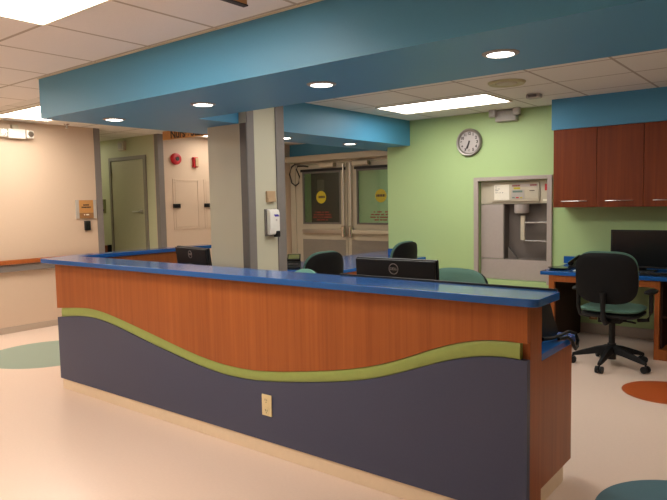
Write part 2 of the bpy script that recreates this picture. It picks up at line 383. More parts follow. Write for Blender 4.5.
troffer((-5.39, -3.0, ZC), 1.30, .63, 'lens', 'added lit ceiling panel near the left wall, outside the photo behind the viewer', LG)  # unseen panel added behind the camera for more even frontal light
troffer((-1.603, -3.0, ZC), 1.30, .63, 'lens', 'added lit ceiling panel outside the photo behind the viewer', LG)  # unseen panel added behind the camera to lift the front zone
troffer((.90, 1.50, ZC), 1.31, .65, 'lensc', 'added lit ceiling panel hidden by the right end of the long soffit', LG)  # unseen panel added to brighten the floor right of the desk
troffer((-1.38, 1.50, ZC), 1.31, .65, 'lensb', 'lit ceiling panel hidden by the long soffit, between it and the green wall', LG)
troffer((-5.52, 3.94, ZC), 1.31, .65, 'lensc', 'lit ceiling panel behind the left end of the soffit, near the red bell', LG)
troffer((-2.06, 3.53, ZC), 1.31, .65, 'lensb', 'lit ceiling panel near the green wall and its clock', LG)
def downlight(x, y, label):
    t = thing('downlight', (x, y, ZS), label, 'downlight', 'round downlights in the blue soffit')
    ob('trim_ring', MB().lathe([(.066, -.001), (.066, -.010), (.088, -.005), (.09, -.001)], (x, y, ZS)), 'grey', t, smooth=True)
    ob('lens', MB().cyl((x, y, ZS-.0065), (x, y, ZS-.001), .0655), 'dl', t)
downlight(-3.36, .39, 'leftmost round downlight in the long blue soffit')
downlight(-2.26, .395, 'second round downlight from the left end of the blue soffit')
downlight(-1.18, .40, 'third round downlight from the left end of the blue soffit')
downlight(-.044, .395, 'rightmost and largest-looking round downlight, above the right end of the desk')
downlight(-3.384, 3.634, 'round downlight in the soffit in front of the double doors')
downlight(-3.44, 2.52, 'round downlight in the soffit just right of the column')
av = thing('air_diffuser', (-1.035, 2.82, ZC), 'round pale olive air vent on the ceiling right of the back light panel', 'vent')
ob('outer_ring', MB().lathe([(.10, -.001), (.10, -.012), (.15, -.022), (.165, -.006), (.165, -.001)], (-1.035, 2.82, ZC)), 'vent', av, smooth=True)
ob('cone', MB().lathe([(.095, -.001), (.085, -.018), (.01, -.03)], (-1.035, 2.82, ZC)), 'panel', av, smooth=True)
ms = thing('motion_sensor', (-1.09, 3.62, ZC), 'small grey sensor on the ceiling beside the back light panel', 'sensor')
ob('housing', MB().box(-1.16, 3.58, ZC-.045, -1.02, 3.67, ZC-.001), 'grey', ms, bevel=.012)
ob('lens', MB().box(-1.13, 3.57, ZC-.035, -1.05, 3.5795, ZC-.012), 'guardd', ms)
def sprinkler(x, y, label):
    t = thing('sprinkler', (x, y, ZC), label, 'sprinkler', 'ceiling sprinklers')
    ob('escutcheon', MB().lathe([(.035, -.001), (.03, -.012), (.012, -.016)], (x, y, ZC), n=16), 'chrome', t, smooth=True)
    ob('head', MB().cyl((x, y, ZC-.05), (x, y, ZC-.017), .010, n=10).cyl((x, y, ZC-.056), (x, y, ZC-.0505), .022, n=14), 'steel', t)
sprinkler(-6.2, 1.55, 'small sprinkler on the ceiling above the left wall')
sprinkler(-7.6, 2.75, 'small sprinkler on the corridor ceiling above the olive door')

def emergency(name_loc, face, label):
    t = thing('emergency_light', name_loc, label, 'emergency light', 'twin-head emergency lights')
    x, y, z = name_loc
    R = Matrix.Translation(Vector(name_loc)) @ (Matrix.Rotation(PI/2, 4, 'Z') if face == 'x' else Matrix())
    gx = face == 'x'
    ob('battery_box', MB().box(-.10, -.085, -.055, .10, .003, .055, R) if gx else MB().box(-.125, -.085, -.07, .125, -.001, .055, R), 'white' if gx else 'grey', t, bevel=.006)
    for s in (-1, 1):
        cx = s*.155 if gx else s*.145
        dz = 0 if gx else .03
        h = ob('lamp_head', MB().box(cx-.045, -.13 if not gx else -.10, -.05+dz, cx+.045, -.0875 if not gx else -.03, .05+dz, R), 'white' if gx else 'grey', t, bevel=.02, seg=3)
        ob('reflector', MB().cyl(R @ Vector((cx, -.105 if gx else -.135, .002+dz)), R @ Vector((cx, -.1005 if gx else -.1305, .002+dz)), .034), 'chrome' if gx else 'lilac', h)
        ob('arm', MB().box(cx-.06*s-.02, -.05, -.012, cx-.06*s+.02, -.03, .012, R), 'guard', t)
    ob('bracket', MB().prism([(-.03, .0551), (.03, .0551), (.045, .10), (-.045, .10)], 1, -.06, -.001) if face == 'y0' else MB().box(-.035, -.05, .0551, .035, -.001, .105, R), 'panel', t)
emergency((XW, .985, 2.365), 'x', 'white twin-head emergency light high on the beige wall at top left')
emergency((-1.72, YG, 2.452), 'y', 'grey twin-head emergency light under the ceiling above the tube station')

# ------------------------------------------------------------------ wall fittings on the left
pq = thing('room_sign', (XW, 1.86, 1.33), 'orange room plaque with grey edges on the beige wall beside the opening', 'sign')
ob('backplate', MB().box(XW+.001, 1.715, 1.337, XW+.012, 2.0, 1.578).box(XW+.0125, 1.715, 1.337, XW+.02, 1.755, 1.578), 'grey', pq)
ob('insert', MB().box(XW+.0125, 1.7551, 1.41, XW+.018, 1.956, 1.576), 'orange', pq)
ob('lower_insert', MB().box(XW+.0125, 1.7551, 1.339, XW+.018, 1.956, 1.409), 'brown', pq)
ob('edge', MB().box(XW+.0125, 1.9565, 1.337, XW+.02, 2.0, 1.578), 'grey', pq)
ob('lettering', bars([(1.815, 1.895, 1.512, .018), (1.79, 1.92, 1.482, .018)], pl_x(XW+.018), .002), 'ink', pq)
ob('lower_lettering', bars([(1.82, 1.89, 1.385, .016)], pl_x(XW+.018), .002), 'paper', pq)
cr = thing('card_reader', (XW, 1.86, 1.18), 'small black card reader on the wall below the orange plaque', 'card reader')
ob('housing', MB().box(XW-.003, 1.825, 1.18, XW+.035, 1.90, 1.305), 'black', cr, bevel=.006)
ob('reader_face', MB().box(XW+.0355, 1.837, 1.19, XW+.038, 1.888, 1.295), 'gloss', cr)
ah = thing('alarm_bell', (XW, 3.32, 2.17), 'round red fire alarm bell with dark centre on the beige wall', 'alarm')
ob('bell', MB().lathe([(.085, -.003), (.085, .035), (.08, .05), (.06, .06), (.04, .056)], (XW, 3.32, 2.17), axis='x'), 'red', ah, smooth=True)
ob('centre', MB().cyl((XW+.0565, 3.32, 2.17), (XW+.066, 3.32, 2.17), .030), 'ink', ah)
sb = thing('alarm_strobe', (XW, 3.69, 2.05), 'red fire alarm strobe with pale lens right of the round bell', 'alarm')
ob('housing', MB().box(XW-.003, 3.635, 2.055, XW+.045, 3.72, 2.21), 'red', sb, bevel=.006)
ob('lens', MB().box(XW+.0455, 3.662, 2.068, XW+.058, 3.716, 2.197), 'tan', sb, bevel=.004)
def panel(y0, y1, label):
    t = thing('access_panel', (XW, (y0+y1)/2, 1.13), label, 'access panel', 'cream access panels in the left wall')
    fr = MB().box(XW+.001, y0, 1.12, XW+.008, y0+.035, 1.875).box(XW+.001, y1-.035, 1.12, XW+.008, y1, 1.875).box(XW+.001, y0+.035, 1.12, XW+.008, y1-.035, 1.15).box(XW+.001, y0+.035, 1.845, XW+.008, y1-.035, 1.875)
    ob('frame', fr, 'beige', t, bevel=.002)
    d = ob('door', MB().box(XW+.001, y0+.041, 1.156, XW+.006, y1-.041, 1.839), 'beige', t, bevel=.002)
    ob('latch', MB().box(XW+.0065, y0-.01, 1.445, XW+.03, y0+.115, 1.505).cyl((XW+.03, y0+.06, 1.475), (XW+.04, y0+.06, 1.475), .016, n=14), 'black', d, bevel=.004, label='black flush latch')
panel(3.255, 3.755, 'cream access panel with a black latch below the red bell')
panel(3.845, 4.345, 'cream access panel half hidden behind the column')
# corridor bits
cs = thing('corridor_sign', (-7.87, 3.024, 1.37), 'small dark and yellow sign on the green wall left of the olive door', 'sign')
ob('plate', MB().box(-7.915, 3.012, 1.38, -7.80, 3.0235, 1.60), 'lcd', cs)
ob('pictogram', MB().box(-7.905, 3.008, 1.48, -7.855, 3.0115, 1.57).box(-7.90, 3.008, 1.41, -7.83, 3.0115, 1.445), 'ink', cs)
rl = thing('rail_end', (-7.9, 3.024, .75), 'end of a brown corridor rail left of the olive door', 'handrail')
ob('rail', MB().box(-9.5, 2.96, .76, -7.70, 3.0, .87), 'woodd', rl, bevel=.008)
ob('end_cap', MB().box(-7.699, 2.955, .72, -7.68, 3.022, .88), 'black', rl, bevel=.004)
ob('bumper', MB().box(-9.5, 3.0, .72, -7.70, 3.0235, .85), 'guardd', rl)
xb = thing('sounder', (-7.25, 3.024, 2.35), 'small grey box on the wall above the olive door', 'alarm')
ob('housing', MB().box(-7.33, 2.975, 2.33, -7.17, 3.0235, 2.475), 'panel', xb, bevel=.01)
ob('grille', MB().box(-7.30, 2.968, 2.36, -7.22, 2.9745, 2.44), 'grey', xb)
ns = thing('hanging_sign', (-5.7, 2.9, 2.40), 'orange hanging sign lettered Nurse, half hidden behind the soffit above the red bell', 'sign', 'orange hanging signs')
ob('board', MB().box(-6.08, 2.885, 2.392, -4.95, 2.905, ZC-.005), 'orange', ns)
text('lettering', 'Nurse Station', .155, FRONT, (-5.47, 2.884, 2.452), 'ink', ns, bold=.004)
hs = thing('hanging_sign', (-.95, -.45, 2.36), 'corner of an orange-brown hanging sign at the top edge of the photo', 'sign', 'orange hanging signs')
ob('board', MB().box(-.905, -1.15, 2.398, -.885, -.49, 2.49), 'orange', hs)
ob('edge_trim', MB().box(-.91, -1.15, 2.391, -.88, -.488, 2.3975), 'ink', hs)
for y in (-.6, -1.): ob('hanger', MB().cyl((-.895, y, 2.4905), (-.895, y, ZC-.001), .006, n=8), 'steel', hs)

# column fittings
tb = thing('wall_plate', (-2.798, 1.60, 1.5), 'small tan card holder on the cream column above the dispenser', 'card holder')
ob('plate', MB().box(-2.797, 1.545, 1.50, -2.775, 1.655, 1.60), 'tan', tb, bevel=.003)
ob('lip', MB().box(-2.7745, 1.55, 1.50, -2.768, 1.65, 1.535), 'tan', tb)
sd = thing('soap_dispenser', (-2.798, 1.60, 1.17), 'white hand sanitiser dispenser on the cream column', 'dispenser')
ob('back_plate', MB().box(-2.801, 1.52, 1.19, -2.775, 1.66, 1.437), 'guard', sd, bevel=.006)
ob('cover', MB().prism([(-2.774, 1.20), (-2.735, 1.20), (-2.725, 1.24), (-2.725, 1.40), (-2.735, 1.43), (-2.774, 1.435)], 1, 1.525, 1.655), 'white', sd, bevel=.012, seg=3)
ob('nozzle', MB().box(-2.765, 1.60, 1.178, -2.718, 1.65, 1.235), 'black', sd, bevel=.008)
ob('logo', MB().box(-2.7245, 1.585, 1.366, -2.723, 1.64, 1.376).box(-2.7245, 1.575, 1.3761, -2.723, 1.63, 1.386), 'purple', sd)
ob('drop_mark', MB().cyl((-2.7245, 1.605, 1.335), (-2.723, 1.605, 1.335), .010), 'lilac', sd)

# ------------------------------------------------------------------ reception desk
top = [(-3.693, .668), (-3.633, .672), (-3.415, .696), (-3.195, .712), (-2.99, .696), (-2.796, .667), (-2.437, .605), (-2.163, .555), (-1.909, .513), (-1.673, .492), (-1.451, .493), (-1.244, .516), (-1.051, .549), (-.87, .580), (-.701, .614), (-.542, .656), (-.392, .708), (-.251, .772), (-.118, .825), (-.017, .854), (.079, .871), (.171, .876), (.229, .871), (.248, .869)]
bot = [(-3.693, .592), (-3.64, .597), (-3.422, .627), (-3.202, .641), (-2.996, .629), (-2.802, .598), (-2.442, .532), (-2.168, .487), (-1.913, .447), (-1.676, .426), (-1.454, .430), (-1.247, .453), (-1.053, .484), (-.872, .515), (-.702, .547), (-.543, .588), (-.393, .640), (-.252, .699), (-.119, .748), (-.018, .777), (.079, .796), (.172, .800), (.23, .795), (.248, .793)]
def interp(c, x):
    for a, b in zip(c, c[1:]):
        if a[0] <= x <= b[0]: return a[1]+(b[1]-a[1])*(x-a[0])/(b[0]-a[0])
    return c[0][1] if x < c[0][0] else c[-1][1]
def smooth_curve(c, n=120):
    xs = [c[0][0]+(c[-1][0]-c[0][0])*i/n for i in range(n+1)]; z = [interp(c, x) for x in xs]
    for _ in range(14): z = [z[0]]+[(z[i-1]+2*z[i]+z[i+1])/4 for i in range(1, n)]+[z[-1]]
    return list(zip(xs, z))
T, B = smooth_curve(top), smooth_curve(bot)
rd = thing('reception_desk', (-1.7, .1, 0), 'long cherry and slate reception desk with a lime wave band', 'reception desk')
ob('front_panel', MB().prism(T+[(.248, 1.035), (-3.693, 1.035)], 1, 0, .035), 'wood', rd, label='upper cherry wood panel')
ob('lower_panel', MB().prism(B+[(.248, .0855), (-3.693, .0855)], 1, 0, .035), 'slate', rd, label='lower slate panel with wavy top')
ob('core', MB().box(-3.64, .036, .0855, .248, .172, 1.035), 'wood', rd)
# the band: a half-round strip following the wave
rr = []
for (x, zt), (x2, zb) in zip(T, B):
    if x < -3.645 or x > .231: continue
    zt -= .0005; zb += .0005; c, h = (zt+zb)/2, (zt-zb)/2
    rr.append([(x, .0358, zb)]+[(x, .011-.0105*math.sin(PI*k/8)**.6, c-h*math.cos(PI*k/8)) for k in range(9)]+[(x, .0358, zt)])
ob('wave_band', MB().rings(rr), 'band', rd, smooth=True, label='lime green wave-shaped band')
ob('side_panel', MB().box(.14, .173, .0855, .1886, .784, .718), 'wood', rd)
ob('wing_panel', MB().box(-3.90, .173, .0855, -3.80, 1.72, 1.035), 'wood', rd)
ob('toe_base', MB().box(-3.672, .006, 0, .235, .15, .085).box(.0, .1501, 0, .187, .672, .085).box(-3.89, .1501, 0, -3.81, 1.70, .085).box(-3.81, .1501, 0, -3.672, .172, .085), 'base', rd, bevel=.004, label='cream vinyl base')
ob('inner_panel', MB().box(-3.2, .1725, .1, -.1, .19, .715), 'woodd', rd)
def rounded(pts, rad, n=6):
    out = []
    for i, p in enumerate(pts):
        r = rad[i]
        if not r: out.append(p); continue
        p = Vector(p); a = (Vector(pts[i-1])-p).normalized(); b = (Vector(pts[(i+1) % len(pts)])-p).normalized()
        for k in range(n+1):
            t = k/n; q = (p+a*r)*(1-t)**2+p*2*t*(1-t)+(p+b*r)*t*t; out.append((q.x, q.y))
    return out
cp = rounded([(-3.84, -.05), (.311, -.05), (.311, .240), (-3.785, .262), (-3.765, 1.75), (-3.925, 1.75), (-3.94, .3)], [.02, .05, .03, 0, .02, .02, .05])
ct = setp(ob('countertop', MB().prism(cp, 2, 1.0355, 1.07), 'counter', bevel=.003), 'glossy blue transaction counter along the top of the reception desk', 'countertop')
ob('back_strip', MB().prism([(-.95, .2475), (.29, .2405), (.29, .252), (-.95, .259)], 2, 1.045, 1.079), 'black', ct, label='thin black strip along the rear edge')  # thin black strip behind the right part of the counter
ws = rounded([(-3.795, .191), (-3.795, 1.31), (-3.0, 1.31), (-3.0, .826), (.204, .826), (.204, .191)], [0, 0, .03, 0, .04, .01])
setp(ob('work_surface', MB().prism(ws, 2, .722, .76), 'counter', bevel=.005), 'lower blue work surface behind the reception counter', 'worktop')
ot = thing('power_outlet', (-1.312, 0, .245), 'ivory power outlet on the slate front of the desk', 'power outlet')
ob('cover_plate', MB().box(-1.352, -.008, .243, -1.274, -.0005, .370), 'ivory', ot, bevel=.003)
for z in (.275, .338): ob('receptacle', MB().box(-1.330, -.0105, z-.022, -1.296, -.0085, z+.022), 'ivory', ot, bevel=.004)
for z in (.275, .338): ob('slots', MB().box(-1.322, -.0115, z-.004, -1.319, -.0107, z+.009).box(-1.308, -.0115, z-.004, -1.305, -.0107, z+.007).cyl((-1.3135, -.0115, z-.012), (-1.3135, -.0107, z-.012), .003, n=10), 'ink', ot)

# ------------------------------------------------------------------ monitors
def monitor(loc, rz, w, h, ztop, label, tilt=.1, logo=True, screen_front=False):
    # back of the monitor faces local -y; the screen faces +y (screen_front: the other way round)
    t = thing('monitor', loc, label, 'monitor', rz=rz)
    f = -1 if screen_front else 1
    def MBt(): return MB()
    zc = ztop-h/2
    R = Matrix.Translation((0, 0, zc)) @ Matrix.Rotation(tilt*f, 4, 'X')
    s = ob('display', MB().box(-w/2, -.012, -h/2, w/2, .012, h/2, R), 'black', t, bevel=.005, world=False)
    ob('screen', MB().box(-w/2+.014, f*.0122, -h/2+.02, w/2-.014, f*.0135, h/2-.014, R), 'gloss', s, world=False)
    ob('back_cover', MB().box(-w/2+.006, -f*.03, -h/2+.006, w/2-.006, -f*.0121, h/2-.006, R), 'black', s, bevel=.004, world=False)
    if logo:
        lz = h*.33
        ring = []
        for k in range(33):
            a = 2*PI*k/32; ring.append(R @ Vector((.030*math.cos(a), -f*.0318, lz+.030*math.sin(a))))
        ob('logo_ring', MB().tube(ring, .0026, 6), 'guard', s, world=False)
        o = text('logo', 'DELL', .022, FRONT, (0, 0, 0), 'guard', None, .001)
        o.data.transform(R @ Matrix.Translation((0, -.0316, lz))); o.parent = s
    ob('neck', MB().box(-.035, -f*.06, .012, .035, -f*.0325, zc+.03), 'black', t, bevel=.006, world=False)
    ob('foot', MB().box(-.12, -.10, 0, .12, .09, .012), 'black', t, bevel=.006, world=False)
    return t
monitor((-.722, .50, .76), math.radians(1.5), .542, .335, .397, 'black monitor standing behind the middle of the reception counter', tilt=.08)
monitor((-2.895, .79, .76), math.radians(-12.5), .56, .335, .380, 'black monitor at the left corner of the reception desk near the wing', tilt=.12)

# ------------------------------------------------------------------ office chairs
def chair(loc, rz, label, zs=.0, wide=.5, cush='teal', htop=1.0, arms=True, e=3.0, low=.56, ang=(-93, -21, 51, 123, 195)):
    # faces local +y
    t = thing('office_chair', loc, label, 'office chair', 'teal and black office chairs', rz)
    W = dict(world=False)
    ob('seat', MB().pad(.50, .47, .05, (0, .04, .513), e=3.5, plane='xy'), cush, t, smooth=True, label='teal fabric seat', **W)
    ob('seat_pan', MB().pad(.485, .455, .06, (0, .04, .468), e=4, plane='xy').box(-.09, -.10, .395, .09, .12, .445), 'black', t, smooth=True, **W)
    hb = htop-low
    bk = ob('backrest', MB().pad(wide, hb, .05, (0, -.235, htop-.012-hb/2), curve=.05, e=e, tilt=.10, dome=.6), 'shell', t, smooth=True, label='black back shell', **W)
    ob('back_cushion', MB().pad(wide-.01, hb, .06, (0, -.205, htop-hb/2), e=e, curve=.05, tilt=.10, dome=.6), cush, bk, smooth=True, label='teal back cushion', **W)
    ob('back_support', MB().tube([(0, -.05, .41), (0, -.19, .41), (0, -.25, .45), (0, -.262, .56), (0, -.272, .68)], .022, 10), 'black', t, smooth=True, **W)
    ob('gas_lift', MB().cyl((0, 0, .14), (0, 0, .40), .026).cyl((0, 0, .06), (0, 0, .2), .036), 'black', t, smooth=True, **W)
    ob('tilt_lever', MB().tube([(.05, .0, .41), (.16, .02, .40), (.19, .02, .395)], .008, 8), 'black', t, smooth=True, **W)
    for a in ang:
        a = math.radians(a)-rz; d = Vector((math.cos(a), math.sin(a), 0)); u = Vector((-d.y, d.x, 0))
        rr = []
        for q, hw, z0, z1 in ((.02, .03, .115, .185), (.12, .026, .105, .165), (.26, .02, .078, .118), (.325, .017, .068, .092)):
            c = d*q; rr.append([c-u*hw+Vector((0, 0, z0)), c+u*hw+Vector((0, 0, z0)), c+u*hw*.7+Vector((0, 0, z1)), c-u*hw*.7+Vector((0, 0, z1))])
        lg = ob('leg', MB().rings(rr), 'black', t, bevel=.004, **W)
        c = d*.32
        ob('caster', MB().cyl(c+u*.030+Vector((0, 0, .0305)), c+u*.008+Vector((0, 0, .0305)), .030).cyl(c-u*.008+Vector((0, 0, .0305)), c-u*.030+Vector((0, 0, .0305)), .030).cyl(c+Vector((0, 0, .03)), c+Vector((0, 0, .075)), .008, n=10), 'black', lg, smooth=True, **W)
    if arms:
        for s in (-1, 1):
            ar = ob('armrest', MB().tube([(s*.20, .03, .42), (s*.285, .03, .43), (s*.305, .03, .50), (s*.305, .03, .655)], .017, 10), 'black', t, smooth=True, **W)
            ob('arm_pad', MB().pad(.085, .25, .035, (s*.30, .05, .672), e=3, plane='xy'), 'black', ar, smooth=True, **W)
    return t
ch = chair((-.225, 3.21, 0), math.radians(-2), 'black-backed office chair pulled up to the right desk, seen from behind', htop=1.03, wide=.51, e=3.5, low=.59)
chair((-2.80, 2.18, 0), math.radians(80), 'black-backed office chair with teal top edge, in front of the double doors', htop=1.015, arms=False)
chair((-2.75, 3.55, 0), math.radians(88), 'office chair against the left end of the green wall, behind the middle monitor', htop=1.03, arms=False)
chair((-1.03, 1.60, 0), math.radians(172), 'office chair with rounded teal back facing out behind the counter, right of the middle monitor', htop=.96, wide=.58, arms=False)
chair((-2.14, 1.09, 0), math.radians(175), 'office chair of which only a pale teal crest shows above the counter, beside the phone', htop=.945, wide=.42, e=2.1, cush='tealb', arms=False)

# ------------------------------------------------------------------ phones
def phone(loc, rz, label, screen=True):
    t = thing('desk_phone', loc, label, 'phone', rz=rz); W = dict(world=False)
    ob('body', MB().prism([(-.10, .0), (.10, .0), (.10, .075), (.06, .08), (-.10, .025)], 0, -.10, .11), 'black', t, bevel=.006, **W)
    ob('handset', MB().rings([[(-.075+.025*math.cos(a)*q, y, z+.02*math.sin(a)*q) for a in [2*PI*k/10 for k in range(10)]] for (y, z, q) in ((-.11, .05, .9), (-.08, .055, 1.25), (-.05, .075, .8), (.04, .105, .8), (.075, .105, 1.25), (.105, .10, .9))]), 'gloss', t, smooth=True, **W)
    ob('keypad', bars([(-.03, .08, y, .012) for y in (-.02,)], lambda mb, a, b, c, d, tt: mb.box(a, -.05, .05, b, -.03, .058)), 'guard', t, **W)
    if screen:
        R = Matrix.Translation((.03, .08, .115)) @ Matrix.Rotation(-.9, 4, 'X')
        ds = ob('display', MB().box(-.075, -.01, -.05, .075, .01, .05, R), 'black', t, bevel=.004, **W)
        ob('display_screen', MB().box(-.06, -.0125, -.03, .06, -.0105, .035, R), 'lcd', ds, **W)
    return t
phone((-3.43, 2.56, .76), math.radians(38), 'black desk phone with tilted display, left of the office chair by the double doors')
tp = thing('telephone', (.05, .60, .76), 'black telephone with a looped cord at the right end of the lower work surface', 'phone')
ob('body', MB().prism([(.48, .7605), (.765, .7605), (.755, .80), (.70, .86), (.64, .955), (.48, .955)], 0, .0, .125), 'black', tp, bevel=.01, seg=3)
ob('handset', MB().rings([[(-.03+.02*math.cos(a)*q, y, z+.022*math.sin(a)*q) for a in [2*PI*k/10 for k in range(10)]] for (y, z, q) in ((.53, .79, .9), (.56, .80, 1.2), (.60, .815, .8), (.68, .815, .8), (.72, .80, 1.2), (.75, .79, .9))]), 'gloss', tp, smooth=True)
ob('cord', MB().tube([(.12, .52, .78), (.14, .50, .785), (.165, .55, .782), (.18, .64, .785), (.195, .72, .79), (.215, .76, .775), (.224, .77, .74), (.226, .755, .71), (.224, .73, .70), (.221, .71, .72), (.219, .69, .75), (.205, .66, .773), (.18, .60, .772)], .009, 8), 'black', tp, smooth=True)

# ------------------------------------------------------------------ desk behind, by the double doors
bd = thing('back_desk', (-3.4, 3.4, 0), 'blue-topped cherry desk in front of the double doors', 'desk')
ob('top', MB().prism([(-2.825, 2.45), (-2.825, YG-.005), (-3.406, YG-.005), (-3.406, 5.15), (-3.87, 5.15), (-3.87, 2.45)], 2, .722, .76), 'counter', bd, bevel=.005, label='blue desktop')
ob('end_panel', MB().box(-3.84, 2.50, 0, -2.87, 2.54, .721), 'wood', bd)
ob('end_panel', MB().box(-3.38, YG-.06, 0, -2.87, YG-.02, .721), 'wood', bd)
ob('modesty_panel', MB().box(-3.84, 2.541, .08, -3.80, 5.1, .721), 'wood', bd)
ob('apron', MB().box(-2.875, 2.541, .655, -2.845, YG-.061, .721), 'wood', bd)
setp(ob('backsplash', MB().box(-3.40, YG-.022, .7605, -3.16, YG-.001, .85), 'counter'), 'short blue backsplash at the left end of the green wall', 'backsplash')

# ------------------------------------------------------------------ right desk, wall cabinets
rt = thing('desk', (0, 4.05, 0), 'cherry desk base with knee space under the blue worktop at right', 'desk')
setp(ob('worktop', MB().prism(rounded([(-1.015, 3.60), (1.6, 3.60), (1.6, YG-.002), (-1.015, YG-.002)], [.02, 0, 0, 0]), 2, .724, .76), 'counter', bevel=.005), 'blue laminate worktop of the desk under the wall cabinets at right', 'worktop')
setp(ob('backsplash', MB().box(-1.06, YG-.024, .7605, 1.6, YG-.002, .838), 'counter'), 'long blue backsplash on the green wall behind the right desk', 'backsplash')
ob('end_panel', MB().box(-.93, 3.62, 0, -.875, 3.66, .7235), 'wood', rt, label='cherry front edge of the end panel')
ob('side_shade', MB().box(-.93, 3.6605, 0, -.875, YG-.014, .7235), 'under', rt, label='inner side of the end panel, darkened as shade')  # inner face of the end panel, its shade painted near-black
ob('apron', MB().box(-.874, 3.62, .66, .029, 3.65, .7235), 'wood', rt)
cab = MB().box(.03, 3.62, 0, .07, YG-.014, .7235).box(1.55, 3.62, 0, 1.6, YG-.014, .7235).box(.0701, 3.62, .0, 1.549, 4.2, .10)
ob('open_shelf_unit', cab, 'wood', rt, label='open cherry shelf unit')
ob('shelf_shade', MB().box(.0705, 3.66, .1005, .09, 4.2, .7235).box(.0905, 4.18, .1005, 1.549, 4.2, .7235), 'under', rt)  # shelf interior with its shade painted in
ob('shelf', MB().box(.0905, 3.66, .38, 1.549, 4.178, .40), 'under', rt)  # shelf coloured as dark as the shaded interior
monitor((-.165, 4.02, .76), 0, .575, .37, .402, 'large black monitor on the right desk below the wall cabinets', tilt=.03, logo=False, screen_front=True)
kb = thing('keyboard', (.1, 3.75, .76), 'black keyboard on the right desk in front of the large monitor', 'keyboard')
ob('case', MB().box(-.12, 3.67, .7605, .33, 3.81, .775), 'black', kb, bevel=.004)
kk = MB()
for i in range(15):
    for j in range(5): kk.box(-.112+i*.029, 3.678+j*.026, .7752, -.112+i*.029+.024, 3.678+j*.026+.021, .781)
ob('keys', kk, 'gloss', kb)
phone((-.74, 4.06, .76), math.radians(-15), 'low black desk phone on the right desk beside the alcove', screen=False)
pp = thing('paper_slip', (-.70, 3.80, .76), 'small white paper beside the low black phone on the right desk', 'paper')
ob('sheet', MB().box(-.74, 3.76, .7605, -.66, 3.87, .764), 'paper', pp)
ob('sheet', MB().box(-.73, 3.765, .7642, -.655, 3.862, .767), 'paper', pp)
dp = thing('tray', (-.905, 3.84, .76), 'flat black oval tray on the left end of the right desk', 'tray')
ob('tray_base', MB().lathe([(.01, .0005), (.085, .0005), (.105, .018), (.098, .02), (.08, .006), (.01, .006)], (-.905, 3.84, .76)), 'black', dp, smooth=True)
ob('rim', MB().lathe([(.099, .0185), (.106, .0185), (.106, .022), (.099, .022)], (-.905, 3.84, .76)), 'gloss', dp, smooth=True)
wo = thing('power_outlet', (-.74, YG, .16), 'brown power outlet on the green wall under the right desk', 'power outlet')
ob('cover_plate', MB().box(-.785, YG-.008, .155, -.70, YG-.0005, .24), 'brown', wo, bevel=.003)
ob('receptacle', MB().box(-.765, YG-.0105, .17, -.72, YG-.0085, .225), 'tan', wo)
cw = [(-1.066, -.626), (-.626, -.187), (-.187, .252), (.252, .69), (.69, 1.13)]
cl = ['leftmost cherry wall cabinet, next to the tube station', 'second cherry wall cabinet from the left, above the chair', 'third cherry wall cabinet, at the right edge of the photo', 'fourth cherry wall cabinet, just outside the photo', 'fifth cherry wall cabinet, outside the photo']
for (x0, x1), lb in list(zip(cw, cl))[:3]:
    c = thing('wall_cabinet', ((x0+x1)/2, YG, 1.39), lb, 'wall cabinet', 'cherry wall cabinets under the blue bulkhead')
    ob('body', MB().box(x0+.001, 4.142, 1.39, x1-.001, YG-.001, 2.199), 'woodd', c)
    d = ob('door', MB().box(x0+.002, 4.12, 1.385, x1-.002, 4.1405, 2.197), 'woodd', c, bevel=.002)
    xm = (x0+x1)/2+.0
    ob('handle', MB().tube([(xm-.125, 4.12, 1.449), (xm-.125, 4.095, 1.449), (xm-.12, 4.09, 1.449), (xm+.12, 4.09, 1.449), (xm+.125, 4.095, 1.449), (xm+.125, 4.12, 1.449)], .0042, 8), 'steel', d, smooth=True, label='steel bar handle')

# ------------------------------------------------------------------ tube station in the green wall
ts = thing('tube_station', (-1.67, YG, .5), 'grey pneumatic tube station recessed in the green wall', 'tube station')
y0 = YG-.03
fr = MB().box(-2.145, y0, .50, -2.088, YG+.0, 1.748).box(-1.252, y0, .50, -1.195, YG+.0, 1.748).box(-2.088, y0, 1.703, -1.252, YG+.0, 1.748)
for v in fr.b.verts:
    if v.co.y > YG-.001: v.co.y = YG-.0005
ob('frame', fr, 'lgrey', ts, bevel=.004)
yp = YG+.06
ob('upper_panel', MB().box(-2.088, yp, 1.43, -1.252, yp+.012, 1.70), 'panel', ts)
fc = MB().box(-2.088, yp-.004, .77, -1.80, yp+.012, 1.425).box(-2.088, yp-.004, .525, -1.252, yp+.012, .765)
ob('front_panel', fc, 'lgrey', ts, bevel=.003)
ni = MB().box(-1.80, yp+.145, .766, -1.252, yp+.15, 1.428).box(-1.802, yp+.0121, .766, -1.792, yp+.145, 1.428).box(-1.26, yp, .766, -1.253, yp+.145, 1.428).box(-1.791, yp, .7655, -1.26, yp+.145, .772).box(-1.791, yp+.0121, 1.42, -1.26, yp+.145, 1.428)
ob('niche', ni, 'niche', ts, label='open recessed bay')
ob('tube_end', MB().lathe([(.04, 1.418), (.085, 1.418), (.085, 1.33), (.078, 1.315), (.07, 1.33), (.04, 1.34)], (-1.60, yp+.06, 0)), 'lgrey', ts, smooth=True)
ob('guide_rail', MB().box(-1.60, yp+.02, 1.0, -1.55, yp+.05, 1.285), 'panel', ts, bevel=.004)
for z in (1.205, .99): ob('carrier_shelf', MB().box(-1.545, yp+.0, z-.008, -1.262, yp+.06, z+.008), 'chrome', ts, bevel=.003)
ob('chute_bracket', MB().prism([(-1.755, .773), (-1.64, .773), (-1.755, .92)], 1, yp+.03, yp+.06), 'dkgap', ts)
